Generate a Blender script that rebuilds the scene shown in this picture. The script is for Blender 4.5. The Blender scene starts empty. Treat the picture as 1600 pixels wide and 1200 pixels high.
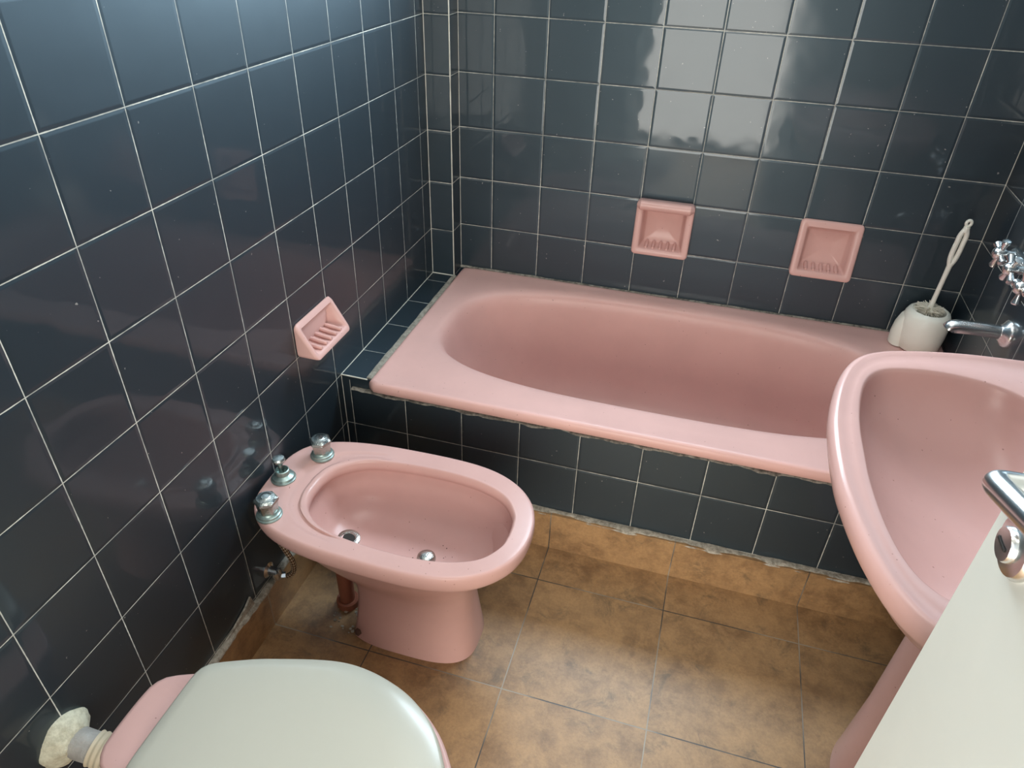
import bpy, bmesh, math, random
from mathutils import Vector, Matrix, noise
from mathutils.bvhtree import BVHTree
random.seed(7)
PI = math.pi
SC = bpy.context.scene
COL = SC.collection

# ------------------------------------------------------------------ camera
cam = bpy.data.objects.new('camera', bpy.data.cameras.new('camera'))
COL.objects.link(cam)
Rw = Matrix(((0.95955247, 0.28017928, 0.02754313),
             (0.17991349, -0.53501678, -0.82546241),
             (-0.21654142, 0.79702988, -0.5637847)))
right, down, fwd = Vector(Rw[0]), Vector(Rw[1]), Vector(Rw[2])
cam.matrix_world = Matrix(((right.x, -down.x, -fwd.x, 0.82105509),
                           (right.y, -down.y, -fwd.y, -0.5614144),
                           (right.z, -down.z, -fwd.z, 1.44841394),
                           (0, 0, 0, 1)))
cam.data.sensor_width = 36.0
cam.data.lens = 1111.31 / 1600 * 36.0
cam.data.clip_start = 0.02
SC.camera = cam

# ------------------------------------------------------------------ light
SC.view_settings.view_transform = 'Standard'
SC.view_settings.look = 'None'
SC.view_settings.exposure = 0.27
SC.view_settings.gamma = 1.0
w = bpy.data.worlds.new('world'); SC.world = w; w.use_nodes = True
w.node_tree.nodes['Background'].inputs[0].default_value = (0.75, 0.87, 1.0, 1)
w.node_tree.nodes['Background'].inputs[1].default_value = 0.8

def area(name, loc, target, sx, sy, power, color):
    l = bpy.data.lights.new(name, 'AREA'); l.shape = 'RECTANGLE'
    l.size, l.size_y, l.energy, l.color = sx, sy, power, color
    o = bpy.data.objects.new(name, l); COL.objects.link(o)
    o.location = loc
    o.rotation_euler = (Vector(target) - Vector(loc)).to_track_quat('-Z', 'Y').to_euler()
    return o
area('added_window_light', (0.78, 1.56, 1.60), (0.78, 0, 1.45), 0.95, 0.50, 37, (0.70, 0.87, 1.0))  # added lamp in an unseen window, gives the left wall its bluish glow
area('added_top_light', (0.60, 0.35, 2.22), (0.60, 0.35, 0), 0.62, 0.80, 7, (1.0, 0.98, 0.92))  # added ceiling lamp, soft fill from above onto rims and bowls
area('doorway_light', (0.60, -1.75, 0.78), (0.5, 0.6, 0.4), 1.5, 1.45, 55, (1.0, 0.96, 0.88))

# ------------------------------------------------------------------ room sizes
T = 0.152                 # wall tile pitch
H = 1.1871265             # height of one grout row on the walls
YP, PW, YB, BX0 = 1.4236, 0.0737, 1.4943, 0.1787
XR, YF, FX0 = 1.5406, 0.7851, 0.1742
Y0, ZC = -0.80, 2.18
LEDGE = H - 5 * T         # 0.427
FTX, FTY, FT = 0.257, 0.650, 0.3215

# ------------------------------------------------------------------ node helpers
class N:
    def __init__(s, name):
        s.m = bpy.data.materials.new(name); s.m.use_nodes = True
        s.t = s.m.node_tree; s.p = s.t.nodes['Principled BSDF']
    def n(s, typ, **k):
        x = s.t.nodes.new(typ)
        for a, b in k.items(): setattr(x, a, b)
        return x
    def l(s, a, b): s.t.links.new(a, b)
    def _in(s, node, i, v):
        if hasattr(v, 'is_linked'): s.l(v, node.inputs[i])
        else: node.inputs[i].default_value = v
    def math(s, op, a, b=0.0, c=0.0, clamp=False):
        x = s.n('ShaderNodeMath', operation=op, use_clamp=clamp)
        s._in(x, 0, a); s._in(x, 1, b); s._in(x, 2, c)
        return x.outputs[0]
    def mix(s, f, a, b):
        x = s.n('ShaderNodeMix', data_type='RGBA')
        s._in(x, 0, f); s._in(x, 6, a if hasattr(a, 'is_linked') else (*a, 1)); s._in(x, 7, b if hasattr(b, 'is_linked') else (*b, 1))
        return x.outputs[2]
    def noise(s, vec, scale, detail=3, rough=0.5, dist=0.0):
        x = s.n('ShaderNodeTexNoise'); s.l(vec, x.inputs['Vector'])
        x.inputs['Scale'].default_value = scale; x.inputs['Detail'].default_value = detail
        x.inputs['Roughness'].default_value = rough; x.inputs['Distortion'].default_value = dist
        return x
    def smooth(s, v, a, b, oa=0.0, ob=1.0):
        x = s.n('ShaderNodeMapRange', interpolation_type='SMOOTHSTEP')
        s._in(x, 0, v); x.inputs[1].default_value = a; x.inputs[2].default_value = b
        x.inputs[3].default_value = oa; x.inputs[4].default_value = ob
        return x.outputs[0]
    def pos(s):
        g = s.n('ShaderNodeNewGeometry'); return g.outputs['Position']
    def xyz(s, v):
        x = s.n('ShaderNodeSeparateXYZ'); s.l(v, x.inputs[0]); return x.outputs
    def bump(s, h, dist=1.0, strength=1.0, normal=None):
        b = s.n('ShaderNodeBump'); s.l(h, b.inputs['Height'])
        b.inputs['Distance'].default_value = dist; b.inputs['Strength'].default_value = strength
        if normal: s.l(normal, b.inputs['Normal'])
        return b.outputs[0]

def simple(name, col, rough=0.4, metal=0.0, coat=0.0, var=0.0, scale=30, spec=0.5, bumpd=0.0, bscale=200):
    k = N(name); p = k.p
    p.inputs['Roughness'].default_value = rough; p.inputs['Metallic'].default_value = metal
    p.inputs['Coat Weight'].default_value = coat; p.inputs['Coat Roughness'].default_value = 0.05
    p.inputs['Specular IOR Level'].default_value = spec
    ob = k.n('ShaderNodeTexCoord').outputs['Object']
    if var:
        nz = k.noise(ob, scale, 4)
        c = k.mix(nz.outputs[0], tuple(max(0, x * (1 - var)) for x in col), tuple(min(1, x * (1 + var)) for x in col))
        k.l(c, p.inputs['Base Color'])
    else: p.inputs['Base Color'].default_value = (*col, 1)
    if bumpd:
        k.l(k.bump(k.noise(ob, bscale, 3).outputs[0], bumpd), p.inputs['Normal'])
    return k.m

def wall_tile(name, ua, uo, va, vo, seed=0.0):
    """glossy navy tiles; ua/va: axis index of each tile direction (None = no lines), uo/vo: a line's position"""
    k = N(name); p = k.p; P = k.pos(); c = k.xyz(P)
    def axis(a, o):
        if a is None: return None, None, None
        t = k.math('DIVIDE', k.math('SUBTRACT', c[a], o), T)
        cell = k.math('FLOOR', t); fr = k.math('SUBTRACT', t, cell)
        d = k.math('MULTIPLY', k.math('MINIMUM', fr, k.math('SUBTRACT', 1.0, fr)), T)
        return cell, fr, d
    cu, fu, du = axis(ua, uo); cv, fv, dv = axis(va, vo)
    if du is None: d = dv; fu = cu = k.math('ADD', 0.5, 0.0)
    elif dv is None: d = du; fv = cv = k.math('ADD', 0.5, 0.0)
    else: d = k.math('MINIMUM', du, dv)
    rag = k.noise(P, 90, 2).outputs[0]
    wid = k.math('MULTIPLY_ADD', rag, 0.0010, 0.00035)
    grout = k.math('LESS_THAN', d, wid)
    # missing or dirty grout here and there
    patch = k.smooth(k.noise(P, 9, 3, 0.6).outputs[0], 0.38, 0.62)
    gcol = k.mix(patch, (0.33, 0.32, 0.28), (0.66, 0.64, 0.55))
    cmb = k.n('ShaderNodeCombineXYZ'); k._in(cmb, 0, cu); k._in(cmb, 1, cv); cmb.inputs[2].default_value = seed
    wn = k.n('ShaderNodeTexWhiteNoise', noise_dimensions='3D'); k.l(cmb.outputs[0], wn.inputs[0])
    r = k.n('ShaderNodeSeparateColor'); k.l(wn.outputs['Color'], r.inputs[0])
    base = k.mix(r.outputs[2], (0.0045, 0.0090, 0.0140), (0.0070, 0.0120, 0.0180))
    spots = k.math('GREATER_THAN', k.noise(P, 120, 2, 0.4).outputs[0], 0.775)
    base = k.mix(spots, base, (0.25, 0.24, 0.22))
    k.l(k.mix(grout, base, gcol), p.inputs['Base Color'])
    smear = k.smooth(k.noise(P, 5, 4, 0.6, 1.0).outputs[0], 0.35, 0.75, 0.03, 0.13)
    k.l(k.math('MAXIMUM', 0.52, k.math('MULTIPLY', grout, 0.8)), p.inputs['Roughness'])
    p.inputs['Specular IOR Level'].default_value = 1.0; p.inputs['Specular Tint'].default_value = (0.66, 0.88, 1.0, 1)
    k.l(k.math('MULTIPLY', k.math('SUBTRACT', 1.0, grout), 0.6), p.inputs['Coat Weight']); k.l(smear, p.inputs['Coat Roughness'])
    # each tile tilted a little and pillowed at its edge
    tilt = k.math('ADD', k.math('MULTIPLY', k.math('SUBTRACT', r.outputs[0], 0.5), fu),
                  k.math('MULTIPLY', k.math('SUBTRACT', r.outputs[1], 0.5), fv))
    tilt = k.math('MULTIPLY', tilt, 0.0022)
    edge = k.smooth(d, 0.0, 0.007, -0.0006, 0.0)
    wav = k.math('MULTIPLY', k.noise(P, 7, 2).outputs[0], 0.0012)
    h = k.math('ADD', k.math('ADD', tilt, edge), wav)
    h = k.math('SUBTRACT', h, k.math('MULTIPLY', grout, 0.0004))
    nn = k.bump(h); k.l(nn, p.inputs['Normal']); k.l(nn, p.inputs['Coat Normal'])
    return k.m

def floor_tile(name, ua, uo, va=None, vo=0.0):
    k = N(name); p = k.p; P = k.pos(); c = k.xyz(P)
    def axis(a, o):
        t = k.math('DIVIDE', k.math('SUBTRACT', c[a], o), FT)
        cell = k.math('FLOOR', t); fr = k.math('SUBTRACT', t, cell)
        return cell, k.math('MULTIPLY', k.math('MINIMUM', fr, k.math('SUBTRACT', 1.0, fr)), FT)
    cu, du = axis(ua, uo); d = du; cv = cu
    if va is not None:
        cv, dv = axis(va, vo); d = k.math('MINIMUM', du, dv)
    joint = k.math('LESS_THAN', d, k.math('MULTIPLY_ADD', k.noise(P, 60, 2).outputs[0], 0.0012, 0.0007))
    cmb = k.n('ShaderNodeCombineXYZ'); k._in(cmb, 0, cu); k._in(cmb, 1, cv)
    wn = k.n('ShaderNodeTexWhiteNoise', noise_dimensions='3D'); k.l(cmb.outputs[0], wn.inputs[0])
    off = k.n('ShaderNodeVectorMath', operation='MULTIPLY_ADD')
    k.l(wn.outputs['Color'], off.inputs[0]); off.inputs[1].default_value = (7, 7, 7); k.l(P, off.inputs[2])
    V = off.outputs[0]
    a = k.smooth(k.noise(V, 7, 6, 0.65, 0.3).outputs[0], 0.33, 0.66)
    b = k.smooth(k.noise(V, 26, 8, 0.7, 0.2).outputs[0], 0.36, 0.64)
    col = k.mix(a, (0.205, 0.112, 0.050), (0.375, 0.220, 0.100))
    col = k.mix(k.math('MULTIPLY', b, 0.55), col, (0.50, 0.295, 0.130))
    dk = k.smooth(k.noise(V, 11, 7, 0.75, 0.6).outputs[0], 0.52, 0.72)
    col = k.mix(k.math('MULTIPLY', dk, 0.75), col, (0.125, 0.086, 0.050))
    fine = k.noise(P, 160, 4, 0.7).outputs[0]
    col = k.mix(k.smooth(fine, 0.35, 0.7, 0.0, 0.25), col, (0.16, 0.10, 0.055))
    jc = k.mix(k.smooth(k.noise(P, 4, 2).outputs[0], 0.4, 0.6), (0.07, 0.06, 0.05), (0.33, 0.28, 0.21))
    k.l(k.mix(joint, col, jc), p.inputs['Base Color'])
    p.inputs['Roughness'].default_value = 0.42
    h = k.math('SUBTRACT', k.math('MULTIPLY', fine, 0.0003), k.math('MULTIPLY', joint, 0.0006))
    k.l(k.bump(h), p.inputs['Normal'])
    return k.m

PINK = (0.64, 0.385, 0.345)
def pink(name, col=PINK, rough=0.24):
    k = N(name); p = k.p
    ob = k.n('ShaderNodeTexCoord').outputs['Object']
    nz = k.noise(ob, 5, 4, 0.6).outputs[0]
    c = k.mix(k.smooth(nz, 0.3, 0.7), tuple(x * 0.96 for x in col), tuple(min(1, x * 1.03) for x in col))
    sp = k.math('GREATER_THAN', k.noise(ob, 170, 1, 0.3).outputs[0], 0.805)
    c = k.mix(k.math('MULTIPLY', sp, 0.6), c, (0.20, 0.09, 0.07))
    k.l(c, p.inputs['Base Color'])
    p.inputs['Specular IOR Level'].default_value = 0.22
    p.inputs['Roughness'].default_value = rough
    return k.m

def mortar(name, a, b):
    k = N(name); ob = k.pos()
    c = k.mix(k.smooth(k.noise(ob, 70, 6, 0.7).outputs[0], 0.35, 0.65), a, b)
    k.l(c, k.p.inputs['Base Color']); k.p.inputs['Roughness'].default_value = 0.9
    k.l(k.bump(k.noise(ob, 300, 5, 0.7).outputs[0], 0.002), k.p.inputs['Normal'])
    return k.m

M = dict(
    left=wall_tile('tile_left', 1, 0.0, 2, H, 1), back=wall_tile('tile_back', 0, BX0, 2, H, 2),
    right=wall_tile('tile_right', 1, 1.354 + 0.152 * 0, 2, H, 3), ledge=wall_tile('tile_ledge', 1, 0.0, None, 0, 4),
    pillar=wall_tile('tile_pillar', None, 0, 2, H, 5), panel=wall_tile('tile_panel', 0, FX0, 2, H, 6),
    front=wall_tile('tile_front', 0, 0.05, 2, H, 7),
    floor=floor_tile('floor_tile', 0, FTX, 1, FTY), bbf=floor_tile('skirting_front', 0, FTX), bbl=floor_tile('skirting_left', 1, FTY),
    pink=pink('pink_ceramic'), tub=pink('pink_enamel', (0.68, 0.405, 0.36), 0.32),
    white=simple('white_plastic', (0.50, 0.475, 0.395), 0.28, var=0.03, scale=6),
    holder=simple('offwhite_plastic', (0.86, 0.84, 0.74), 0.4, var=0.03),
    bristle=simple('bristle', (0.82, 0.76, 0.64), 0.8),
    paint=simple('door_paint', (0.80, 0.815, 0.74), 0.32, var=0.02, scale=4, bumpd=0.0006, bscale=25),
    ceil=simple('ceiling_paint', (0.86, 0.85, 0.82), 0.9),
    plaster=simple('plaster_paint', (0.72, 0.70, 0.66), 0.9),
    chrome=simple('chrome', (0.80, 0.81, 0.80), 0.24, 1.0, var=0.06, scale=80),
    oldchrome=simple('worn_chrome', (0.50, 0.53, 0.50), 0.26, 1.0, var=0.25, scale=120, bumpd=0.0008, bscale=350),
    patina=simple('patina', (0.33, 0.42, 0.39), 0.38, 0.75, var=0.3, scale=150),
    dark=simple('dark_hole', (0.02, 0.018, 0.015), 0.6),
    clay=simple('clay_pipe', (0.33, 0.115, 0.065), 0.55, var=0.2, scale=40),
    rubber=simple('cream_rubber', (0.52, 0.44, 0.31), 0.6, var=0.1, scale=40),
    greypipe=simple('grey_pipe', (0.33, 0.31, 0.28), 0.6, var=0.35, scale=50, bumpd=0.003, bscale=90),
    mort=mortar('mortar', (0.24, 0.21, 0.16), (0.52, 0.47, 0.38)),
    cement=mortar('cement', (0.22, 0.20, 0.16), (0.36, 0.33, 0.27)),
    mortl=mortar('plaster_seal', (0.50, 0.46, 0.33), (0.72, 0.68, 0.52)),
    grime=mortar('grime', (0.10, 0.09, 0.075), (0.34, 0.31, 0.26)),
    grout=simple('corner_grout', (0.60, 0.58, 0.50), 0.8, var=0.25, scale=25),
    rust=simple('rust', (0.10, 0.05, 0.035), 0.7, var=0.5, scale=100),
    hose=None, winglass=None)

k = N('braided_steel'); g = k.n('ShaderNodeTexCoord').outputs['UV']
c = k.xyz(g)
s1 = k.math('SINE', k.math('ADD', k.math('MULTIPLY', c[0], 420.0), k.math('MULTIPLY', c[1], 25.0)))
s2 = k.math('SINE', k.math('SUBTRACT', k.math('MULTIPLY', c[0], 420.0), k.math('MULTIPLY', c[1], 25.0)))
s = k.math('MULTIPLY', s1, s2)
k.l(k.mix(k.smooth(s, -0.3, 0.5), (0.16, 0.10, 0.055), (0.72, 0.62, 0.48)), k.p.inputs['Base Color'])
k.p.inputs['Metallic'].default_value = 0.75; k.p.inputs['Roughness'].default_value = 0.4
k.l(k.bump(s, 0.0005), k.p.inputs['Normal'])
M['hose'] = k.m

# ------------------------------------------------------------------ mesh helpers
def obj(name, bm, mat, parent=None, smooth=True, angle=40):
    bmesh.ops.recalc_face_normals(bm, faces=bm.faces[:])
    me = bpy.data.meshes.new(name); bm.to_mesh(me); bm.free()
    me.materials.append(mat)
    if smooth:
        for f in me.polygons: f.use_smooth = True
        me.set_sharp_from_angle(angle=math.radians(angle))
    o = bpy.data.objects.new(name, me); COL.objects.link(o)
    if parent:
        o.parent = parent
        base = parent
        loc = Vector((0, 0, 0))
        while base: loc += base.location; base = base.parent
        me.transform(Matrix.Translation(-loc))
    return o
def struct(name, bm, mat, parent=None, **kw):
    o = obj(name, bm, mat, parent, **kw)
    if not parent: o['kind'] = 'structure'
    return o
def tag(o, label, cat, group=None):
    o['label'] = label; o['category'] = cat
    if group: o['group'] = group
    return o
def thing(name, label, cat, loc, group=None):
    o = bpy.data.objects.new(name, None); COL.objects.link(o); o.location = loc
    o.empty_display_size = 0.05
    return tag(o, label, cat, group)

def V(*a): return Vector(a)
def loft(bm, loops, cap0=False, cap1=False, close=False):
    vs = [[bm.verts.new(p) for p in L] for L in loops]
    n = len(vs[0]); m = len(vs)
    for i in range(m if close else m - 1):
        A, B = vs[i], vs[(i + 1) % m]
        for j in range(n):
            bm.faces.new((A[j], A[(j + 1) % n], B[(j + 1) % n], B[j]))
    for cap, L in ((cap0, vs[0]), (cap1, vs[-1])):
        if cap:
            c = bm.verts.new(sum((v.co for v in L), Vector()) / n)
            for j in range(n): bm.faces.new((L[j], L[(j + 1) % n], c))
    return vs
def box(bm, a, b, bev=0.0, seg=2):
    r = bmesh.ops.create_cube(bm, size=1.0)
    for v in r['verts']:
        v.co = V(*(a[i] + (v.co[i] + 0.5) * (b[i] - a[i]) for i in range(3)))
    if bev:
        es = list({e for v in r['verts'] for e in v.link_edges})
        bmesh.ops.bevel(bm, geom=es, offset=bev, segments=seg, affect='EDGES')
def lathe(bm, prof, base, axis=(0, 0, 1), seg=32, cap=True, facets=None):
    """prof: (radius, height) pairs along axis"""
    ax = Vector(axis).normalized(); q = ax.to_track_quat('Z', 'Y'); base = Vector(base)
    loops = []
    for r, h in prof:
        loops.append([base + q @ V(r * math.cos(2 * PI * i / seg), r * math.sin(2 * PI * i / seg), h) for i in range(seg)])
    return loft(bm, loops, cap, cap)
def catmull(pts, n=10):
    P = [Vector(p) for p in pts]; P = [2 * P[0] - P[1]] + P + [2 * P[-1] - P[-2]]
    out = []
    for i in range(1, len(P) - 2):
        a, b, c, d = P[i - 1:i + 3]
        for j in range(n):
            t = j / n
            out.append(0.5 * (2 * b + (c - a) * t + (2 * a - 5 * b + 4 * c - d) * t * t + (3 * b - a - 3 * c + d) * t ** 3))
    out.append(P[-2].copy()); return out
def tube(bm, path, rad, seg=16, cap=True, uv=False):
    path = [Vector(p) for p in path]; n = len(path)
    rads = rad if isinstance(rad, (list, tuple)) else [rad] * n
    t0 = (path[1] - path[0]).normalized()
    nrm = t0.orthogonal().normalized(); loops = []
    for i, p in enumerate(path):
        t = (path[min(i + 1, n - 1)] - path[max(i - 1, 0)]).normalized()
        nrm = (nrm - t * nrm.dot(t)).normalized(); bn = t.cross(nrm)
        loops.append([p + rads[i] * (math.cos(2 * PI * j / seg) * nrm + math.sin(2 * PI * j / seg) * bn) for j in range(seg)])
    vs = loft(bm, loops, cap, cap)
    if uv:
        L = bm.loops.layers.uv.new('uv'); bm.faces.ensure_lookup_table(); d = 0.0; ds = [0.0]
        for i in range(1, n): d += (path[i] - path[i - 1]).length; ds.append(d)
        idx = {v: (i, j) for i, A in enumerate(vs) for j, v in enumerate(A)}
        for f in bm.faces:
            for lp in f.loops:
                if lp.vert in idx:
                    i, j = idx[lp.vert]; lp[L].uv = (ds[i], j / seg)
def spline_outline(half, yc, n=14):
    """half: list of (x, halfwidth) from back (0) to front (0) -> closed symmetrical polygon"""
    p = catmull([(x, h, 0) for x, h in half], n)
    up = [(v.x, yc + max(0, v.y)) for v in p]; dn = [(v.x, yc - max(0, v.y)) for v in p]
    return up + dn[-2:0:-1]
def polar(poly, c, n=144):
    out = []; m = len(poly)
    for i in range(n):
        a = 2 * PI * i / n; dx, dy = math.cos(a), math.sin(a); best = None
        for j in range(m):
            (x1, y1), (x2, y2) = poly[j], poly[(j + 1) % m]
            ex, ey = x2 - x1, y2 - y1; den = dx * ey - dy * ex
            if abs(den) < 1e-12: continue
            t = ((x1 - c[0]) * ey - (y1 - c[1]) * ex) / den
            u = ((x1 - c[0]) * dy - (y1 - c[1]) * dx) / den
            if t > 0 and -1e-6 <= u <= 1 + 1e-6 and (best is None or t > best): best = t
        out.append((c[0] + dx * best, c[1] + dy * best))
    return out
def at(lp, z): return [V(x, y, z) for x, y in lp]
def mixl(A, B, t): return [a.lerp(b, t) for a, b in zip(A, B)]
def scl(lp, c, s, sy=None):
    sy = s if sy is None else sy
    return [(c[0] + (x - c[0]) * s, c[1] + (y - c[1]) * sy) for x, y in lp]
def inset(lp, d):
    n = len(lp); out = []
    for i in range(n):
        a, b = Vector(lp[i - 1]), Vector(lp[(i + 1) % n]); t = (b - a).normalized()
        nr = Vector((-t.y, t.x)); p = Vector(lp[i]) + nr * d; out.append((p.x, p.y))
    return out
def bvh_of(bm):
    bm.normal_update(); return BVHTree.FromBMesh(bm)

def panel(bm, ax, val, u0, u1, v0, v1, holes=(), step=None):
    """flat rectangle at axis ax = val, with rectangular holes (u0,u1,v0,v1)"""
    us = sorted({u0, u1, *[h[0] for h in holes], *[h[1] for h in holes]})
    vs = sorted({v0, v1, *[h[2] for h in holes], *[h[3] for h in holes]})
    def P(u, v):
        return {0: V(val, u, v), 1: V(u, val, v), 2: V(u, v, val)}[ax]
    grid = {(i, j): bm.verts.new(P(u, v)) for i, u in enumerate(us) for j, v in enumerate(vs)}
    for i in range(len(us) - 1):
        for j in range(len(vs) - 1):
            cu, cv = (us[i] + us[i + 1]) / 2, (vs[j] + vs[j + 1]) / 2
            if any(h[0] < cu < h[1] and h[2] < cv < h[3] for h in holes): continue
            bm.faces.new((grid[i, j], grid[i + 1, j], grid[i + 1, j + 1], grid[i, j + 1]))
def slab(name, ax, val, thick, u0, u1, v0, v1, mat, holes=()):
    """wall with thickness on the far side: panel extruded"""
    bm = bmesh.new(); panel(bm, ax, val, u0, u1, v0, v1, holes)
    r = bmesh.ops.extrude_face_region(bm, geom=bm.faces[:])
    d = Vector((0, 0, 0)); d[ax] = thick
    for e in r['geom']:
        if isinstance(e, bmesh.types.BMVert): e.co += d
    return struct(name, bm, mat, smooth=False)

# ------------------------------------------------------------------ room shell
# soap dish pockets are let into the walls
DISH = [(0.628, 0.792, 0.575, 0.735), (1.084, 1.250, 0.575, 0.735)]
DISHL = (0.612, 0.766, 0.590, 0.655)
def pocket(d, m=0.012): return (d[0] + m, d[1] - m, d[2] + m, d[3] - m)
ADDED_WIN = (0.30, 1.26, 1.33, 1.87)  # added window opening out of view, sill set low to strengthen the glow
slab('floor', 2, 0.0, -0.08, 0, XR, Y0 - 1.6, YF, M['floor'])
ADDED_TOP = (0.29, 0.91, -0.05, 0.75)  # added ceiling opening for the fill lamp
slab('ceiling', 2, ZC, 0.08, 0, XR, Y0, YB, M['ceil'], [ADDED_TOP])
slab('wall_left', 0, 0.0, -0.1, Y0, YB + 0.1, 0, ZC, M['left'])
slab('wall_back', 1, YB, 0.1, 0, XR + 0.1, 0, ZC, M['back'], [pocket(d) for d in DISH] + [ADDED_WIN])
slab('wall_right', 0, XR, 0.1, Y0, YB, 0, ZC, M['right'], [])
DOOR = (0.36, 1.10, 0.0, 2.05)
slab('wall_front', 1, Y0, -0.1, 0.0, XR, 0, ZC, M['front'], [DOOR])
bm = bmesh.new(); box(bm, (-0.002, YP, LEDGE - 0.02), (PW, YB + 0.002, ZC)); struct('wall_pillar', bm, M['pillar'], smooth=False)
bm = bmesh.new(); box(bm, (-0.002, YF, LEDGE - 0.012), (PW + 0.002, YP + 0.001, LEDGE)); struct('wall_ledge', bm, M['ledge'], smooth=False)
bm = bmesh.new(); box(bm, (-0.002, YF, 0.0), (XR, YF + 0.012, LEDGE - 0.012)); struct('wall_tub_front', bm, M['panel'], smooth=False)
# frames of two added, unseen light openings: in the ceiling and the back wall
bm = bmesh.new()
bm2 = bmesh.new()
x0, x1, y0, y1 = ADDED_TOP
for a, b in (((x0, y0), (x1, y0 + 0.03)), ((x0, y1 - 0.03), (x1, y1)), ((x0, y0 + 0.03), (x0 + 0.03, y1 - 0.03)), ((x1 - 0.03, y0 + 0.03), (x1, y1 - 0.03))):
    box(bm, (a[0], a[1], ZC + 0.01), (b[0], b[1], ZC + 0.05))
x0, x1, z0, z1 = ADDED_WIN
for a, b in (((x0, z0), (x1, z0 + 0.03)), ((x0, z1 - 0.03), (x1, z1)), ((x0, z0 + 0.03), (x0 + 0.03, z1 - 0.03)), ((x1 - 0.03, z0 + 0.03), (x1, z1 - 0.03)),
             (((x0 + x1) / 2 - 0.015, z0 + 0.03), ((x0 + x1) / 2 + 0.015, z1 - 0.03))):
    box(bm2, (a[0], YB + 0.02, a[1]), (b[0], YB + 0.05, b[1]))
struct('added_window_2', bm2, M['paint'], smooth=False)
struct('added_window_1', bm, M['paint'], smooth=False)
# passage behind the doorway
bm = bmesh.new(); panel(bm, 1, -2.35, -0.6, 2.2, 0, ZC); struct('wall_passage', bm, M['plaster'], smooth=False)
# door frame
bm = bmesh.new()
box(bm, (DOOR[0] - 0.05, Y0 - 0.11, 0), (DOOR[0], Y0 + 0.012, 2.10)); box(bm, (DOOR[1], Y0 - 0.11, 0), (DOOR[1] + 0.05, Y0 + 0.012, 2.10))
box(bm, (DOOR[0] - 0.05, Y0 - 0.11, 2.05), (DOOR[1] + 0.05, Y0 + 0.012, 2.10))
struct('trim_1', bm, M['paint'], smooth=False)

# grout beads in the corners
def bead(bm, a, b, r=0.0015, n=60, wob=0.35):
    a, b = Vector(a), Vector(b); path = []; rr = []
    for i in range(n + 1):
        p = a.lerp(b, i / n); path.append(p); rr.append(r * (1 + wob * noise.noise(p * 40)))
    tube(bm, path, rr, 8)
bm = bmesh.new()
bead(bm, (0, YP, LEDGE), (0, YP, ZC)); bead(bm, (PW, YP, LEDGE), (PW, YP, ZC), 0.0019); bead(bm, (PW, YB, LEDGE), (PW, YB, ZC), 0.0011)
bead(bm, (XR, YB, LEDGE), (XR, YB, ZC), 0.0011)
bead(bm, (0, YF, 0.12), (0, YF, LEDGE), 0.0012); bead(bm, (0, YF, LEDGE), (0, YP, LEDGE), 0.0013)
bead(bm, (0, YF, LEDGE), (PW, YF - 0.001, LEDGE), 0.0016); bead(bm, (0, YP, LEDGE), (PW, YP, LEDGE), 0.0024)
struct('trim_2', bm, M['grout'])

# skirting: brown tiles set on edge, mortar on top
SK = 0.122
bm = bmesh.new(); box(bm, (0.012, YF - 0.020, 0), (XR, YF - 0.008, SK)); struct('baseboard_front', bm, M['bbf'], smooth=False)
bm = bmesh.new(); box(bm, (0.002, Y0, 0), (0.013, YF - 0.008, SK - 0.008)); struct('baseboard_left', bm, M['bbl'], smooth=False)

def ragged(name, a, b, width_dir, w, h, mat, n=140, wr=0.35, hr=0.5, seed=0.0, up=(0, 0, 1), parent=None):
    """an uneven strip of mortar from a to b; cross-section is a low hump"""
    a, b, wd, up = Vector(a), Vector(b), Vector(width_dir), Vector(up)
    bm = bmesh.new(); loops = []
    for i in range(n + 1):
        p = a.lerp(b, i / n); q = p * 20 + V(seed, seed, seed)
        ww = w * (1 + wr * (noise.noise(q) + 0.35 * noise.noise(q * 3.1)))
        hh = h * (1 + hr * (noise.noise(q + V(9, 2, 5)) + 0.3 * noise.noise(q * 4)))
        hh = max(hh, h * 0.15)
        sec = [(0, 0), (0, 0.9), (0.3, 1.0), (0.65, 0.85), (0.92, 0.5), (1.0, 0)]
        loops.append([p + wd * ww * u + up * hh * v for u, v in sec])
    loft(bm, loops, True, True)
    return obj(name, bm, mat, parent, angle=60)
def rs(name, *a, **k):
    o = ragged(name, *a, **k); o['kind'] = 'structure'; return o
rs('trim_3', (0.0, Y0, SK - 0.010), (0.0, YF - 0.01, SK - 0.010), (1, 0, 0), 0.0135, 0.008, M['mort'], n=260)
rs('trim_4', (0.01, YF + 0.002, SK - 0.004), (XR, YF + 0.002, SK - 0.004), (0, -1, 0), 0.022, 0.007, M['mort'], n=260, seed=3)
rs('trim_5', (PW - 0.004, YF + 0.004, LEDGE - 0.001), (PW - 0.004, YP, LEDGE - 0.001), (1, 0, 0), 0.014, 0.006, M['cement'], n=120, seed=6)
rs('trim_6', (PW - 0.008, YB - 0.001, 0.432), (1.40, YB - 0.001, 0.432), (0, -1, 0), 0.007, 0.004, M['grime'], n=220, seed=11)
# crumbling mortar under the tub's front lip
rs('trim_7', (0.03, YF - 0.001, LEDGE - 0.033), (XR, YF - 0.001, LEDGE - 0.0315), (0, -1, 0), 0.0150, 0.004, M['grime'], n=240, seed=17, wr=0.7)

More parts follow.
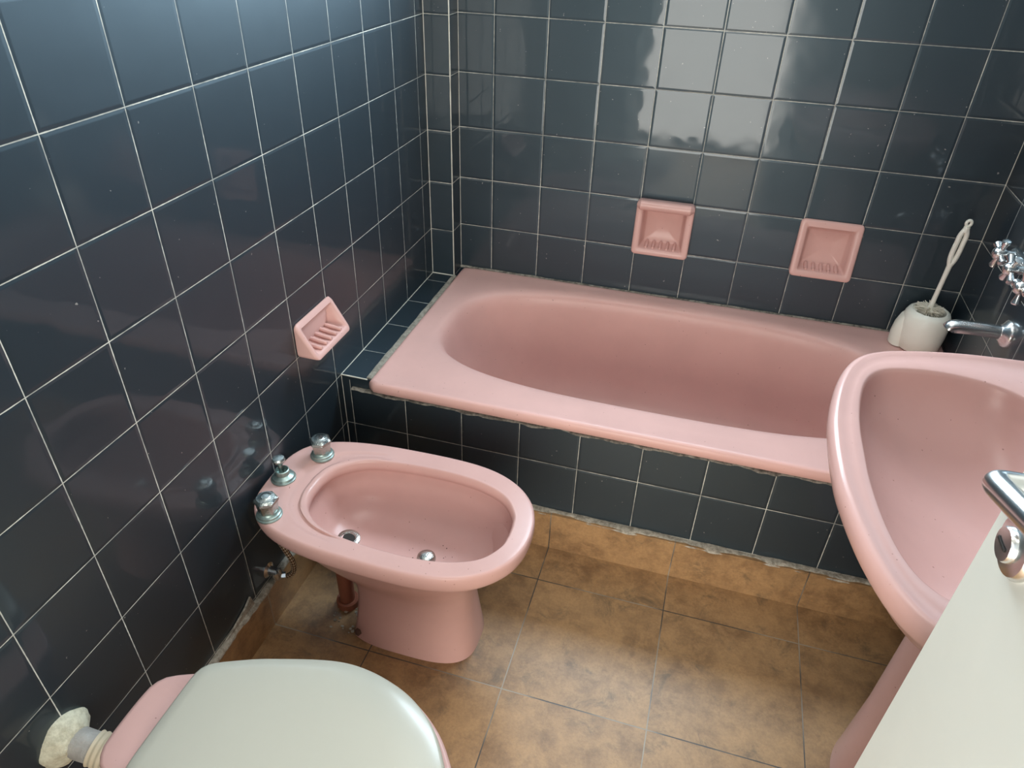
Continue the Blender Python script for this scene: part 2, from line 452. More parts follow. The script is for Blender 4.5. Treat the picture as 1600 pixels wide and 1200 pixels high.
# ------------------------------------------------------------------ bathtub
def build_tub():
    x0, x1, y0, y1, zt = PW + 0.009, XR - 0.002, YF - 0.024, YB - 0.003, 0.434
    cx, cy = 0.778, 1.152
    n = 240
    def rect(ix0, iy0, ix1, iy1, r):
        poly = []
        for (px, py, a0) in ((ix1 - r, iy1 - r, 0), (ix0 + r, iy1 - r, 90), (ix0 + r, iy0 + r, 180), (ix1 - r, iy0 + r, 270)):
            for q in range(9):
                a = math.radians(a0 + 90 * q / 8); poly.append((px + r * math.cos(a), py + r * math.sin(a)))
        return polar(poly, (cx, cy), n)
    def sup(a, b, e, ox=0.0, oy=0.0, sx=0.0):
        poly = []
        for q in range(160):
            t = 2 * PI * q / 160; c, s = math.cos(t), math.sin(t)
            poly.append((cx + ox + a * math.copysign(abs(c) ** (2 / e), c), cy + oy + b * math.copysign(abs(s) ** (2 / e), s)))
        return polar(poly, (cx + ox * 0, cy), n)
    O = lambda d, r=0.012: rect(x0 + d, y0 + d, x1 - d, y1 - d, r)
    L = [at(rect(x0 + 0.004, y0 + 0.022, x1, y1, 0.01), zt - 0.030), at(rect(x0 + 0.002, y0 + 0.006, x1, y1, 0.01), zt - 0.028),
         at(O(0.000), zt - 0.025), at(O(0.0), zt - 0.012), at(O(0.0015), zt - 0.006), at(O(0.005), zt - 0.0015), at(O(0.011), zt),
         at(O(0.020), zt - 0.0015)]
    B = lambda s, z, e=3.0, ox=0.0, sy=None: at(sup(0.633 * s, 0.278 * (sy or s), e, ox), z)
    rim = B(1.035, zt - 0.004, sy=1.06)
    L += [mixl(L[-1], rim, 0.5), rim]
    L += [B(1.0, zt - 0.008, sy=1.0), B(0.982, zt - 0.015, sy=0.975), B(0.968, zt - 0.028, sy=0.955), B(0.958, zt - 0.05, sy=0.94),
          B(0.935, zt - 0.11, sy=0.91), B(0.90, zt - 0.19, 3.0, 0.01, 0.87), B(0.865, zt - 0.27, 3.0, 0.02, 0.82),
          B(0.83, zt - 0.325, 3.0, 0.03, 0.75), B(0.78, zt - 0.352, 2.9, 0.035, 0.64), B(0.70, zt - 0.362, 2.8, 0.04, 0.5),
          B(0.5, zt - 0.366, 2.6, 0.05, 0.3), B(0.2, zt - 0.368, 2.2, 0.05, 0.1)]
    bm = bmesh.new(); loft(bm, L, False, True)
    t = thing('bathtub', 'long pink enamelled bathtub set into the black tiled surround along the back wall', 'bathtub', (0.8, 1.13, 0.0))
    o = obj('tub_shell', bm, M['tub'], t, angle=70)
    bm = bmesh.new()
    lathe(bm, [(0.034, 0), (0.034, 0.003), (0.028, 0.005), (0.024, 0.002), (0.010, 0.001)], (1.30, cy, zt - 0.366)); obj('drain', bm, M['oldchrome'], t)
build_tub()

# ------------------------------------------------------------------ bidet
def build_bidet():
    yc = 0.437; zt = 0.385
    t = thing('bidet', 'pink ceramic bidet with three old chrome taps beside the tiled tub front', 'bidet', (0.33, yc, 0))
    c = (0.34, yc)
    outer = polar(spline_outline([(0.006, 0), (0.007, 0.030), (0.012, 0.070), (0.034, 0.112), (0.085, 0.146), (0.17, 0.166), (0.28, 0.174), (0.40, 0.174),
                                  (0.48, 0.161), (0.54, 0.131), (0.58, 0.088), (0.597, 0.045), (0.601, 0.018), (0.602, 0)], yc), c)
    inner = polar(spline_outline([(0.114, 0), (0.116, 0.028), (0.133, 0.068), (0.185, 0.107), (0.27, 0.124), (0.38, 0.128), (0.46, 0.118),
                                  (0.52, 0.092), (0.552, 0.050), (0.559, 0.02), (0.560, 0)], yc - 0.004), c)
    cb = (0.325, yc)
    def belly(s, sy): return [(0.015 + cb[0] + (x - c[0]) * s * (0.93), yc + (y - yc) * sy) for x, y in outer]
    # lower body: a neck and a flared foot, hollow at the back
    def foot(x0, x1, h, e=3.0, notch=0.0):
        a = (x1 - x0) / 2; cx = (x0 + x1) / 2; out = []
        poly = []
        for q in range(180):
            u = 2 * PI * q / 180; cc, s = math.cos(u), math.sin(u)
            poly.append((cx + a * math.copysign(abs(cc) ** (2 / e), cc), yc + h * math.copysign(abs(s) ** (2 / e), s)))
        P = polar(poly, c if x0 < c[0] < x1 else (cx, yc))
        for x, y in P:
            if x < cx and notch:
                m = max(0.0, 1 - (abs(y - yc) / (h * 0.80)) ** 4)
                x = x + notch * m
            out.append((x, y))
        return out
    L = [at(foot(0.174, 0.492, 0.095, 3.2, 0.05), 0.0), at(foot(0.174, 0.492, 0.095, 3.2, 0.05), 0.004), at(foot(0.180, 0.486, 0.088, 3.0, 0.05), 0.06),
         at(foot(0.186, 0.479, 0.083, 2.8, 0.045), 0.12), at(foot(0.184, 0.476, 0.083, 2.6, 0.02), 0.17),
         at(foot(0.165, 0.478, 0.094, 2.4), 0.200), at(foot(0.122, 0.492, 0.112, 2.3), 0.232), at(foot(0.080, 0.515, 0.131, 2.3), 0.270),
         at(foot(0.050, 0.545, 0.146, 2.4), 0.308),
         at(scl(outer, c, 0.950, 0.940), 0.334), at(scl(outer, c, 0.975, 0.975), zt - 0.042), at(scl(outer, c, 0.990, 0.985), zt - 0.036),
         at(outer, zt - 0.024), at(outer, zt - 0.010), at(scl(outer, c, 0.996, 0.992), zt - 0.004), at(scl(outer, c, 0.988, 0.978), zt - 0.0005),
         at(scl(outer, c, 0.975, 0.955), zt)]
    O = L[-1]; I = at(inner, zt)
    ds = [0.085, 0.062, 0.052, 0.046, 0.036, 0.026, 0.019, 0.0150, 0.0135, 0.009, 0.004]
    for d in ds:
        lp = []
        for o_, i_ in zip(O, I):
            wdt = (o_ - i_).length; ff = min(1.0, d / 0.105)
            p = i_.lerp(o_, ff)
            back = max(0.0, min(1.0, (0.245 - p.x) / 0.05)); back = back * back * (3 - 2 * back)
            dep = 0.0
            if d <= 0.046: dep = 0.0022
            if d in (0.019, 0.0150): dep = 0.0040
            if d <= 0.0135: dep = -0.001
            p = p.copy(); p.z = zt - dep * back
            lp.append(p)
        L.append(lp)
    ci = (0.335, yc - 0.004)
    R_ = lambda s, z, ox=0.0, sy=None: at([(ox + x, y) for x, y in scl(inner, ci, s, sy)], z)
    L += [R_(0.998, zt - 0.0015), R_(0.985, zt - 0.006), R_(0.978, zt - 0.014), R_(0.980, zt - 0.026), R_(1.02, zt - 0.032, sy=1.07), R_(1.025, zt - 0.044, sy=1.08),
          R_(0.985, zt - 0.065), R_(0.94, zt - 0.09), R_(0.86, zt - 0.112, -0.004, 0.82), R_(0.74, zt - 0.127, -0.008, 0.66), R_(0.55, zt - 0.135, -0.012, 0.46),
          R_(0.3, zt - 0.139, -0.012, 0.24), R_(0.1, zt - 0.140, -0.012, 0.08)]
    bm = bmesh.new(); loft(bm, L, True, True)
    tree = bvh_of(bm)
    obj('bidet_body', bm, M['pink'], t, angle=75)
    def hit(x, y):
        p, nrm, _, _ = tree.ray_cast(V(x, y, 0.375), V(0, 0, -1)); return p, nrm
    # domed spray
    p, nn = hit(0.372, 0.424)
    bm = bmesh.new(); lathe(bm, [(0.0205, -0.004), (0.0210, 0.004), (0.0195, 0.010), (0.014, 0.0145), (0.006, 0.0165)], p, (0, 0, 1)); obj('spray_rose', bm, M['oldchrome'], t)
    # ring drain in the rear of the bowl
    p, nn = hit(0.186, 0.420)
    if nn.z < 0: nn = -nn
    nn = (nn + V(0, 0, 2.5)).normalized()
    bm = bmesh.new(); lathe(bm, [(0.027, -0.006), (0.027, 0.002), (0.024, 0.004), (0.017, 0.0035), (0.0145, 0.001)], p, nn); dr = obj('drain', bm, M['oldchrome'], t)
    bm = bmesh.new(); lathe(bm, [(0.015, 0.0012), (0.0148, 0.0019), (0.004, 0.0016)], p, nn); obj('drain_hole', bm, M['dark'], dr)
    # taps
    for x, y, tw in ((0.082, 0.527, 0.2), (0.072, 0.323, 0.55)):
        k = thing('x', 'x', 'x', (x, y, zt)); k.name = 'tap_knob'; k.parent = t; k.location = V(x, y, zt) - t.location
        del k['label'], k['category']
        bm = bmesh.new(); seg = 8
        def ring(r, z, m=0.0): return [V(x + r * math.cos(2 * PI * (i + m) / 48 + tw), y + r * math.sin(2 * PI * (i + m) / 48 + tw), zt + z) for i in range(48)]
        def octo(r, z):
            out = []
            for i in range(48):
                a = 2 * PI * i / 48 + tw; q = (a - tw) % (PI / 3) - PI / 6
                rr = min(r * math.cos(PI / 6) / math.cos(q), r * 0.985); out.append(V(x + rr * math.cos(a), y + rr * math.sin(a), zt + z))
            return out
        loft(bm, [ring(0.0170, 0.011), octo(0.0205, 0.0145), octo(0.0232, 0.037), octo(0.0255, 0.0395), octo(0.0245, 0.045), ring(0.0180, 0.0495), ring(0.0100, 0.0508),
                  ring(0.0080, 0.0520), ring(0.0030, 0.0526)], True, True)
        o = obj('knob_cap', bm, M['oldchrome'], None, angle=22)
        o.parent = k; o.data.transform(Matrix.Translation(V(-x, -y, -zt)))
        bm = bmesh.new(); lathe(bm, [(0.0268, 0), (0.0268, 0.0035), (0.0245, 0.0055), (0.0240, 0.009), (0.0205, 0.011), (0.0190, 0.0145), (0.015, 0.015)], (0, 0, -0.0005))
        e = obj('escutcheon', bm, M['patina']); e.parent = k; e['label'] = 'greenish worn chrome base ring'
    x, y = 0.040, 0.431
    bm = bmesh.new(); lathe(bm, [(0.0268, 0), (0.0268, 0.0035), (0.0240, 0.0055), (0.0230, 0.009), (0.0190, 0.011), (0.0150, 0.014), (0.0150, 0.025), (0.0130, 0.026), (0.0115, 0.016)], (x, y, zt - 0.0005))
    k = obj('pull_knob', bm, M['patina'], t)
    bm = bmesh.new(); lathe(bm, [(0.0052, 0.010), (0.0052, 0.036), (0.0070, 0.041), (0.0130, 0.047), (0.0142, 0.052), (0.0120, 0.056), (0.004, 0.0575)], (x, y, zt), (-0.08, 0.02, 1)); obj('pull_rod', bm, M['oldchrome'], k)
    bm = bmesh.new(); lathe(bm, [(0.009, 0), (0.009, 0.005), (0.006, 0.007)], (0.226, yc - 0.0905, 0.035), (-0.3, -1, 0.3), 6); obj('fixing_bolt', bm, M['rust'], t)
    # dirt in the bowl
    bm = bmesh.new()
    for i in range(16):
        a = random.uniform(0, 2 * PI); r = abs(random.gauss(0.03, 0.016)) + 0.012
        p, nn = hit(0.372 + r * math.cos(a), 0.424 + r * math.sin(a))
        if p: bmesh.ops.create_icosphere(bm, subdivisions=1, radius=random.uniform(0.0007, 0.0017), matrix=Matrix.Translation(p))
    o = obj('bowl_grit', bm, M['rust'], t); o['kind'] = 'stuff'
build_bidet()

# supply hose, corner valve and waste pipe beneath the bidet
path = catmull([(0.050, 0.380, 0.325), (0.036, 0.380, 0.275), (0.034, 0.380, 0.240), (0.046, 0.380, 0.210), (0.058, 0.380, 0.178),
                (0.056, 0.380, 0.148), (0.044, 0.376, 0.132), (0.032, 0.372, 0.130)], 10)
bm = bmesh.new(); tube(bm, path, 0.0062, 12, uv=True)
t = thing('supply_hose', 'braided steel water hose curling from under the bidet to the wall valve', 'hose', (0.05, 0.380, 0.13))
obj('braided_tube', bm, M['hose'], t)
bm = bmesh.new(); tube(bm, [(0.036, 0.374, 0.1305), (0.018, 0.366, 0.132)], 0.0085, 6); obj('hose_nut', bm, M['chrome'], t, angle=25)
t = thing('angle_valve', 'small chrome angle valve low on the left wall behind the bidet', 'valve', (0.0, 0.362, 0.150))
bm = bmesh.new(); lathe(bm, [(0.019, 0), (0.019, 0.002), (0.011, 0.006), (0.010, 0.026)], (0.0, 0.362, 0.150), (1, 0, 0)); obj('wall_flange', bm, M['chrome'], t)
bm = bmesh.new(); lathe(bm, [(0.011, 0), (0.0115, 0.010), (0.009, 0.022)], (0.020, 0.362, 0.152), (0.1, 0.05, -1)); obj('valve_body', bm, M['chrome'], t)
bm = bmesh.new(); box(bm, (0.029, 0.358, 0.146), (0.036, 0.366, 0.166), 0.002); obj('valve_lever', bm, M['chrome'], t)
t = thing('waste_pipe', 'terracotta red waste pipe rising from the floor under the bidet', 'pipe', (0.150, 0.437, 0))
bm = bmesh.new(); lathe(bm, [(0.0185, 0.0), (0.0185, 0.212)], (0.150, 0.437, 0)); obj('pipe', bm, M['clay'], t)
bm = bmesh.new(); lathe(bm, [(0.027, 0.0), (0.027, 0.018), (0.0235, 0.022), (0.0205, 0.020)], (0.150, 0.437, 0)); obj('collar', bm, M['clay'], t)
bm = bmesh.new()
for i in range(46):
    a = random.uniform(0, 2 * PI); r = random.uniform(0.02, 0.048)
    x = 0.172 + r * math.cos(a) * 1.0; y = 0.395 + r * math.sin(a) * 0.9
    s = random.uniform(0.0015, 0.0055)
    bmesh.ops.create_icosphere(bm, subdivisions=1, radius=s, matrix=Matrix.Translation(V(x, y, s * 0.25)) @ Matrix.Diagonal((1, random.uniform(0.5, 1), 0.5, 1)))
o = obj('mortar_crumbs', bm, M['mort']); tag(o, 'grey cement crumbs on the floor around the bidet foot and waste pipe', 'debris'); o['kind'] = 'stuff'
bm = bmesh.new()
vs = [bm.verts.new(p) for p in ((0.0015, 0.165, SK - 0.004), (0.0015, 0.290, SK - 0.004), (0.0015, 0.283, 0.150), (0.0015, 0.262, 0.138), (0.0015, 0.215, 0.126))]
f = bm.faces.new(vs); r = bmesh.ops.extrude_face_region(bm, geom=[f])
for e in r['geom']:
    if isinstance(e, bmesh.types.BMVert): e.co.x += 0.0045
struct('trim_8', bm, M['mort'], smooth=False)

# ------------------------------------------------------------------ toilet
def build_toilet():
    yc = -0.125
    t = thing('toilet', 'pink toilet with closed white lid at the bottom edge of the photo', 'toilet', (0.38, yc, 0))
    c = (0.39, yc)
    lid = polar(spline_outline([(0.174, 0), (0.1742, 0.045), (0.175, 0.072), (0.178, 0.086), (0.188, 0.098), (0.215, 0.112), (0.28, 0.137), (0.395, 0.165), (0.49, 0.152), (0.56, 0.114), (0.605, 0.058), (0.617, 0.02), (0.618, 0)], yc), c)
    rim = polar(spline_outline([(0.098, 0), (0.099, 0.035), (0.104, 0.060), (0.125, 0.080), (0.20, 0.110), (0.28, 0.140), (0.395, 0.170), (0.50, 0.160), (0.57, 0.120), (0.618, 0.060), (0.629, 0.02), (0.630, 0)], yc), c)
    foot = polar(spline_outline([(0.13, 0), (0.132, 0.05), (0.16, 0.085), (0.25, 0.10), (0.38, 0.105), (0.45, 0.085), (0.485, 0.04), (0.49, 0)], yc), (0.33, yc))
    z = 0.388
    L = [at(foot, 0), at(foot, 0.02), at(scl(foot, (0.33, yc), 0.92), 0.10), at(scl(foot, (0.33, yc), 0.95), 0.18),
         [a.lerp(b, 0.55) for a, b in zip(at(foot, 0.25), at(rim, 0.27))], at(scl(rim, c, 0.93), 0.32), at(scl(rim, c, 0.985), z - 0.035),
         at(rim, z - 0.022), at(rim, z - 0.008), at(scl(rim, c, 0.99), z - 0.001), at(scl(rim, c, 0.97), z), at(scl(rim, c, 0.72), z), at(scl(rim, c, 0.66), z - 0.03),
         at(scl(rim, c, 0.55), z - 0.12), at(scl(rim, c, 0.3), z - 0.18)]
    bm = bmesh.new(); loft(bm, L, True, True); obj('toilet_bowl', bm, M['pink'], t, angle=75)
    seat = scl(lid, c, 1.004); z = 0.391
    L = [at(scl(seat, c, 0.99), z), at(seat, z + 0.003), at(seat, z + 0.012), at(scl(seat, c, 0.985), z + 0.015), at(scl(seat, c, 0.66), z + 0.015), at(scl(seat, c, 0.64), z + 0.006), at(scl(seat, c, 0.64), z)]
    bm = bmesh.new(); loft(bm, L, close=True); obj('seat', bm, M['white'], t, angle=60)
    z = 0.409
    L = [at(scl(lid, c, 0.985), z), at(lid, z + 0.001), at(lid, z + 0.006), at(scl(lid, c, 0.992), z + 0.011), at(scl(lid, c, 0.975), z + 0.014), at(scl(lid, c, 0.90, 0.86), z + 0.0155),
         at([(x + 0.012, y) for x, y in scl(lid, c, 0.82, 0.82)], z + 0.0170), at([(x + 0.012, y) for x, y in scl(lid, c, 0.6)], z + 0.0178), at(scl(lid, c, 0.2), z + 0.018)]
    bm = bmesh.new(); loft(bm, L, True, True); obj('lid', bm, M['white'], t, angle=60)
    for s in (-1, 1):
        bm = bmesh.new(); box(bm, (0.178, yc + s * 0.055 - 0.012, 0.3885), (0.205, yc + s * 0.055 + 0.012, 0.392), 0.001); obj('hinge', bm, M['white'], t)
build_toilet()

t = thing('flush_pipe', 'grey flush pipe with cream rubber collar running from the left wall to the toilet', 'pipe', (0.0, -0.163, 0.335))
a = V(-0.004, -0.163, 0.335); b = V(0.1, -0.152, 0.305); dr = (b - a).normalized()
bm = bmesh.new(); tube(bm, [a, a.lerp(b, 0.45), a.lerp(b, 0.72)], [0.0245, 0.0240, 0.0235], 24); obj('pipe', bm, M['greypipe'], t)
bm = bmesh.new(); pr = []
for i in range(60):
    s = i / 59; pr.append((0.0262 + 0.0028 * math.cos(s * 9 * PI) ** 2 * (0.6 + 0.4 * s), s * 0.080))
lathe(bm, pr, a + dr * 0.054, dr); o = obj('rubber_collar', bm, M['rubber'], t)
bm = bmesh.new(); loops = []
for k_, (r, h) in enumerate([(0.045, -0.001), (0.044, 0.004), (0.039, 0.011), (0.032, 0.017), (0.024, 0.024), (0.022, 0.024)]):
    lp = []
    for i in range(40):
        an = 2 * PI * i / 40; rr = r * (1 + 0.16 * noise.noise(V(math.cos(an) * 2, math.sin(an) * 2, k_ * 0.3)))
        lp.append(V(h + 0.002 * noise.noise(V(i, k_, 0) * 0.7), -0.163 + rr * math.cos(an), 0.335 + rr * math.sin(an)))
    loops.append(lp)
loft(bm, loops, True, True); obj('plaster_seal', bm, M['mortl'], t)

# ------------------------------------------------------------------ washbasin
def build_sink():
    yc = 0.350; zt = 0.800
    t = thing('washbasin', 'large pink pedestal washbasin on the right wall, half hidden by the door', 'washbasin', (1.36, yc, 0))
    c = (1.30, yc)
    def clampx(lp, m=XR - 0.001): return [(min(x, m), y) for x, y in lp]
    half = [(1.062, 0), (1.0625, 0.03), (1.065, 0.080), (1.075, 0.147), (1.089, 0.207), (1.110, 0.262), (1.142, 0.303), (1.195, 0.331), (1.30, 0.357), (1.41, 0.367), (1.50, 0.367), (1.535, 0.360), (1.539, 0.34), (1.5395, 0.2), (1.5395, 0)]
    outer = clampx(polar(spline_outline(half, yc), c, 160))
    inner = polar(spline_outline([(1.108, 0), (1.1082, 0.05), (1.112, 0.105), (1.120, 0.160), (1.132, 0.205), (1.150, 0.238), (1.18, 0.260), (1.24, 0.274), (1.31, 0.270), (1.37, 0.245), (1.41, 0.19), (1.425, 0.10), (1.43, 0.03), (1.43, 0)], yc + 0.006), c, 160)
    I = lambda s, z, sy=None: at(scl(inner, (1.345, yc), s, sy), z)
    S = lambda s, z, sy=None: at(clampx(scl(outer, (XR, yc), s, sy)), z)
    S2 = lambda s, z, sy, ox: at([(min(XR - 0.002, x), y) for x, y in scl(outer, (1.40, yc), s, sy)], z)
    L = [S2(0.35, zt - 0.200, 0.30, 0), S2(0.50, zt - 0.185, 0.45, 0), S2(0.70, zt - 0.150, 0.66, 0), S2(0.85, zt - 0.105, 0.83, 0), S(0.945, zt - 0.062, 0.94),
         S(0.975, zt - 0.046, 0.975), S(0.993, zt - 0.034, 0.992), S(1.0, zt - 0.022), S(1.0, zt - 0.012), S(0.994, zt - 0.003, 0.995), S(0.984, zt, 0.987), S(0.974, zt + 0.0005, 0.978), S(0.960, zt - 0.0035, 0.966)]
    i0 = I(1.012, zt - 0.0035)
    L += [mixl(L[-1], i0, 0.5), i0, I(1.0, zt - 0.0055), I(0.990, zt - 0.012), I(0.980, zt - 0.022), I(0.955, zt - 0.042), I(0.90, zt - 0.064), I(0.80, zt - 0.090), I(0.68, zt - 0.112), I(0.55, zt - 0.129), I(0.42, zt - 0.1405), I(0.28, zt - 0.148), I(0.15, zt - 0.1515), I(0.05, zt - 0.1525)]
    bm = bmesh.new(); loft(bm, L, True, True); obj('basin', bm, M['pink'], t, angle=75)
    bm = bmesh.new(); lathe(bm, [(0.024, -0.002), (0.024, 0.002), (0.018, 0.003), (0.014, 0.0)], (1.345, yc, zt - 0.152)); obj('drain', bm, M['chrome'], t)
    bm = bmesh.new(); prof = [(0.0, 0.108, 0.128), (0.03, 0.106, 0.124), (0.2, 0.098, 0.105), (0.45, 0.092, 0.098), (0.57, 0.100, 0.108), (0.618, 0.108, 0.116)]
    loops = []
    for z, rx, ry in prof:
        loops.append([V(min(1.378 + rx * math.cos(2 * PI * i / 64), XR - 0.04), yc + ry * math.sin(2 * PI * i / 64), z) for i in range(64)])
    loft(bm, loops, True, True); obj('pedestal', bm, M['pink'], t, angle=75)
build_sink()

# ------------------------------------------------------------------ soap dishes
def dish(name, label, cat, O, U, W, Nn, w, h, top, bot, depth, rolled, group):
    """O: lower-left corner on the wall, U along, W up, Nn outwards; top/bot: how far the face stands out"""
    t = thing(name, label, cat, O + U * w / 2, group)
    def P(u, v, d): return O + U * u + W * v + Nn * d
    n = 12
    def rr(x0, x1, z0, z1, r, dfun):
        out = []
        for (px, pz, a0) in ((x1 - r, z1 - r, 0), (x0 + r, z1 - r, 90), (x0 + r, z0 + r, 180), (x1 - r, z0 + r, 270)):
            for q in range(n + 1):
                a = math.radians(a0 + 90 * q / n); u, v = px + r * math.cos(a), pz + r * math.sin(a)
                out.append(P(u, v, dfun(v)))
            # straight runs subdivided by the next corner
        return out
    face = lambda v: bot + (top - bot) * (v / h)
    bulge = lambda v: face(v)
    m = 0.020 if h > 0.1 else 0.013
    L = [rr(0.001, w - 0.001, 0.001, h - 0.001, 0.012, lambda v: 0.0005), rr(0, w, 0, h, 0.012, lambda v: 0.003),
         rr(0, w, 0, h, 0.012, lambda v: max(0.004, face(v) - 0.006)), rr(0.0015, w - 0.0015, 0.0015, h - 0.0015, 0.011, lambda v: max(0.005, face(v) - 0.002)),
         rr(0.005, w - 0.005, 0.005, h - 0.005, 0.009, lambda v: face(v)), rr(m - 0.003, w - m + 0.003, m - 0.002, h - m + 0.002, 0.006, lambda v: face(v) - 0.0002),
         rr(m, w - m, m, h - m, 0.006, lambda v: face(v) - 0.003), rr(m + 0.003, w - m - 0.003, m + 0.002, h - m - 0.002, 0.006, lambda v: face(v) * 0.45),
         rr(m + 0.009, w - m - 0.009, m + 0.006, h - m - 0.012, 0.006, lambda v: -depth * 0.6), rr(m + 0.013, w - m - 0.013, m + 0.011, h - m - 0.018, 0.005, lambda v: -depth),
         rr(w / 2 - 0.01, w / 2 + 0.01, h / 2 - 0.01, h / 2 + 0.01, 0.004, lambda v: -depth)]
    bm = bmesh.new(); loft(bm, L, False, True)
    obj('dish_body', bm, M['pink'], t, angle=55)
    nr = 5
    for i in range(nr):
        u = m + 0.022 + (w - 2 * m - 0.044) * i / (nr - 1)
        bm = bmesh.new()
        tube(bm, [P(u, m + 0.0035, bot * 0.93 - 0.006), P(u, m + 0.005, bot * 0.5), P(u, m + 0.0085, -depth * 0.5)], [0.0035, 0.0055, 0.0050], 12)
        obj('rib', bm, M['pink'], t)
    if rolled:
        bm = bmesh.new()
        tube(bm, [P(0.006, h - 0.011, top - 0.002), P(0.012, h - 0.011, top + 0.002), P(w - 0.012, h - 0.011, top + 0.002), P(w - 0.006, h - 0.011, top - 0.002)], [0.010, 0.0155, 0.0155, 0.010], 16)
        obj('rolled_lip', bm, M['pink'], t)
    return t
U, W, Nn = V(1, 0, 0), V(0, 0, 1), V(0, -1, 0)
dish('soap_dish', 'pink soap dish with rounded lip on the back wall, above the middle of the tub', 'soap dish', V(DISH[0][0], YB, DISH[0][2]), U, W, Nn, 0.166, 0.162, 0.026, 0.038, 0.014, True, 'soap dishes on the tiled walls')
dish('soap_dish', 'flat-topped pink soap dish on the back wall, the one nearer the toilet brush', 'soap dish', V(DISH[1][0], YB, DISH[1][2]), U, W, Nn, 0.166, 0.162, 0.012, 0.036, 0.012, False, 'soap dishes on the tiled walls')
dish('soap_dish', 'small wedge-shaped pink soap dish on the left wall above the bidet taps', 'soap dish', V(0.0005, DISHL[0], DISHL[2] - 0.012), V(0, 1, 0), W, V(1, 0, 0), 0.160, 0.084, 0.006, 0.054, -0.003, False, 'soap dishes on the tiled walls')

# ------------------------------------------------------------------ toilet brush and its holder
bx, by, bz = 1.463, 1.424, 0.434
t = thing('brush_holder', 'off-white plastic toilet brush holder standing on the far right corner of the tub', 'brush holder', (bx, by, bz))
bm = bmesh.new()
lathe(bm, [(0.052, 0.0), (0.056, 0.004), (0.060, 0.04), (0.061, 0.075), (0.058, 0.098), (0.052, 0.110), (0.045, 0.114), (0.042, 0.112), (0.041, 0.100), (0.040, 0.02)], (bx, by, bz), seg=48)
obj('cup', bm, M['holder'], t)
bm = bmesh.new(); loops = []
for z, dx, th in ((0.0, 0.074, 0.030), (0.03, 0.076, 0.030), (0.06, 0.073, 0.028), (0.085, 0.064, 0.026), (0.102, 0.050, 0.022), (0.110, 0.040, 0.018)):
    loops.append([V(bx - 0.030 - (dx - 0.030) * (0.5 + 0.5 * math.cos(q)), by + 0.006 + th * math.sin(q) * 1.0, bz + z) for q in [2 * PI * i / 24 for i in range(24)]])
loft(bm, loops, True, True); obj('side_grip', bm, M['holder'], t)
t = thing('toilet_brush', 'white toilet brush with long looped handle standing in its holder', 'brush', (bx, by, bz + 0.02))
bm = bmesh.new()
hx, hy = bx - 0.002, by + 0.002
def HP(s, o=0.0):   # s: height above the holder's top, o: offset sideways
    return V(hx + 0.045 * s + o, hy + 0.01 * s, bz + 0.108 + s)
tube(bm, [HP(0.0), HP(0.05), HP(0.10), HP(0.145)], [0.0072, 0.0062, 0.0062, 0.0072], 14)
for sg in (-1, 1):
    tube(bm, catmull([HP(0.138, sg * 0.001), HP(0.155, sg * 0.0058), HP(0.175, sg * 0.0076), HP(0.200, sg * 0.0074), HP(0.222, sg * 0.0070), HP(0.240, sg * 0.0015)], 6), [0.0063] * 31, 12)
tube(bm, [HP(0.232), HP(0.245)], 0.0078, 14)
rg = [HP(0.2545 + 0.0075 * math.sin(2 * PI * q / 20), 0.0058 * math.cos(2 * PI * q / 20)) for q in range(21)]
tube(bm, rg, 0.0040, 10)
lathe(bm, [(0.006, -0.10), (0.006, 0.005), (0.018, -0.001), (0.016, -0.006)], HP(0.0), (0.1, 0, 1))
obj('handle', bm, M['holder'], t)
bm = bmesh.new()
for i in range(300):
    a = random.uniform(0, 2 * PI); el = random.uniform(-0.25, 0.35) if i < 250 else random.uniform(0.5, 1.0)
    r = random.uniform(0.030, 0.039); b0 = HP(0.012 - random.random() * 0.018)
    d = V(math.cos(a) * math.cos(el), math.sin(a) * math.cos(el), math.sin(el) * 0.55)
    tube(bm, [b0 + d * 0.004, b0 + d * r], [0.0013, 0.0010], 5)
o = obj('bristles', bm, M['bristle'], t); o['kind'] = 'stuff'

# ------------------------------------------------------------------ tub spout and mixer on the right wall
t = thing('bath_spout', 'chrome bath spout sticking out of the right wall below the cross taps', 'spout', (XR, 1.12, 0.655))
bm = bmesh.new(); lathe(bm, [(0.034, 0), (0.034, 0.005), (0.030, 0.011), (0.021, 0.017), (0.018, 0.02)], (XR, 1.12, 0.655), (-1, 0, 0)); obj('wall_flange', bm, M['chrome'], t)
bm = bmesh.new(); tube(bm, catmull([(XR - 0.012, 1.12, 0.655), (XR - 0.05, 1.12, 0.656), (XR - 0.10, 1.12, 0.655), (XR - 0.114, 1.12, 0.653), (XR - 0.120, 1.12, 0.650), (XR - 0.122, 1.12, 0.646)], 6), 0.0165, 20); obj('spout_tube', bm, M['chrome'], t)
def cross(parent, p, ax, tw):
    ax = Vector(ax).normalized()
    bm = bmesh.new(); lathe(bm, [(0.019, 0), (0.019, 0.003), (0.010, 0.010), (0.009, 0.045), (0.013, 0.050), (0.014, 0.066), (0.010, 0.072), (0.005, 0.074)], p, ax, 24)
    v = obj('valve_stem', bm, M['chrome'], parent)
    e1 = ax.orthogonal().normalized(); e1 = Matrix.Rotation(tw, 3, ax) @ e1; e2 = ax.cross(e1)
    for d in (e1, -e1, e2, -e2):
        bm = bmesh.new(); lathe(bm, [(0.006, 0.008), (0.0055, 0.016), (0.0085, 0.030), (0.0095, 0.033), (0.008, 0.036), (0.003, 0.037)], Vector(p) + ax * 0.058, d, 16)
        obj('cross_arm', bm, M['chrome'], v)
t = thing('shower_mixer', 'old chrome shower mixer with cross handles on the right wall', 'mixer tap', (XR, 1.16, 0.765))
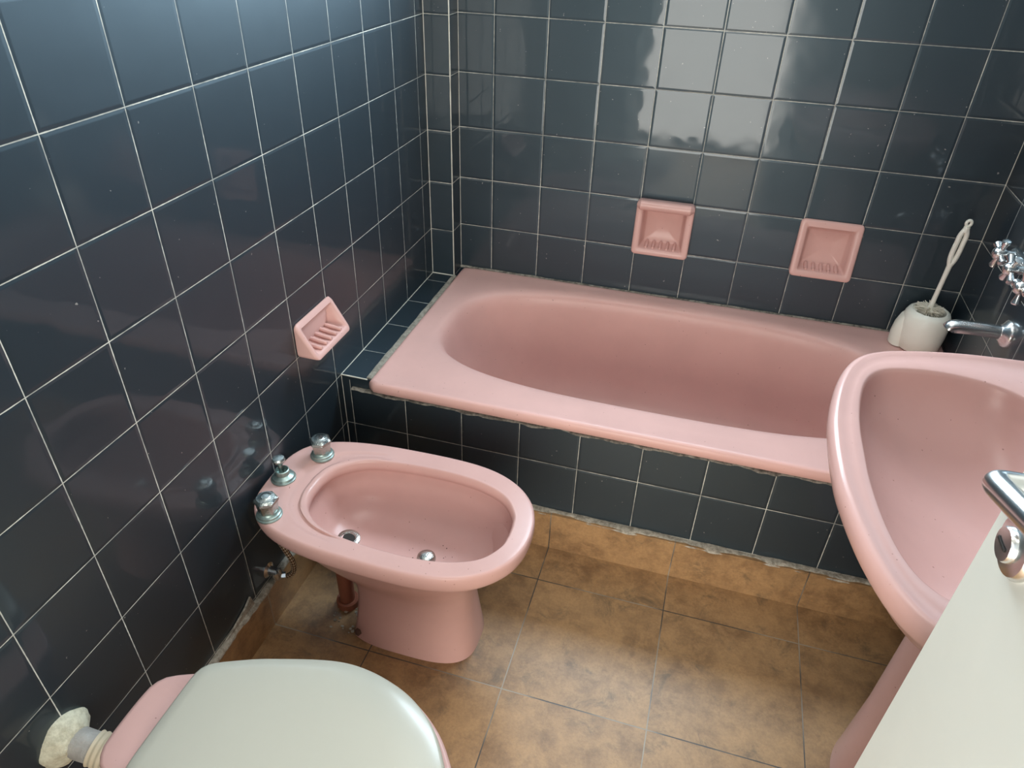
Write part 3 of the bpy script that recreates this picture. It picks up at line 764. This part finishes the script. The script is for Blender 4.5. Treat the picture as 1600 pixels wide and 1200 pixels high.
for y, z, tw in ((1.198, 0.812, 0.5), (1.110, 0.812, 0.2), (1.022, 0.808, 0.9)):
    cross(t, V(XR, y, z), (-1, 0, 0), tw)
bm = bmesh.new(); tube(bm, [(XR - 0.022, 1.005, 0.808), (XR - 0.022, 1.215, 0.812)], 0.012, 16); obj('mixer_body', bm, M['chrome'], t)

# ------------------------------------------------------------------ door leaf with its handle and lock
DX, DY = 1.080, -0.073
bm = bmesh.new(); box(bm, (DX, DY - 0.72, 0.008), (DX + 0.038, DY, 2.04), 0.0015)
door = struct('door_1', bm, M['paint'], angle=30)
door['label'] = 'white painted door standing open at the right edge'; door['category'] = 'door'
def dpart(name, bm, mat, **kw):
    return obj(name, bm, mat, door, **kw)
LY, LZ = DY - 0.050, 1.133
bm = bmesh.new(); lathe(bm, [(0.024, 0), (0.024, 0.004), (0.020, 0.009), (0.010, 0.010), (0.009, 0.012)], (DX, LY, LZ), (-1, 0, 0)); hr = dpart('handle_rose', bm, M['chrome'])
bm = bmesh.new(); tube(bm, catmull([(DX - 0.006, LY, LZ), (DX - 0.026, LY, LZ), (DX - 0.036, LY - 0.001, LZ), (DX - 0.039, LY - 0.008, LZ + 0.002), (DX - 0.039, LY - 0.03, LZ + 0.009), (DX - 0.036, LY - 0.11, LZ + 0.033)], 8), 0.0088, 18); dpart('lever_handle', bm, M['chrome'])
KY, KZ = DY - 0.047, 1.078
bm = bmesh.new(); lathe(bm, [(0.025, 0), (0.025, 0.003), (0.0225, 0.0065), (0.015, 0.008)], (DX, KY, KZ), (-1, 0, 0)); lr = dpart('lock_rose', bm, M['chrome'])
bm = bmesh.new(); lathe(bm, [(0.0135, 0.006), (0.0135, 0.0105), (0.0125, 0.0125), (0.004, 0.013)], (DX, KY, KZ), (-1, 0, 0)); dpart('thumb_turn', bm, M['chrome'])
bm = bmesh.new(); box(bm, (DX - 0.0140, KY - 0.008, KZ - 0.0018), (DX - 0.0125, KY + 0.008, KZ + 0.0018), 0.0008); dpart('turn_slot', bm, M['dark'])
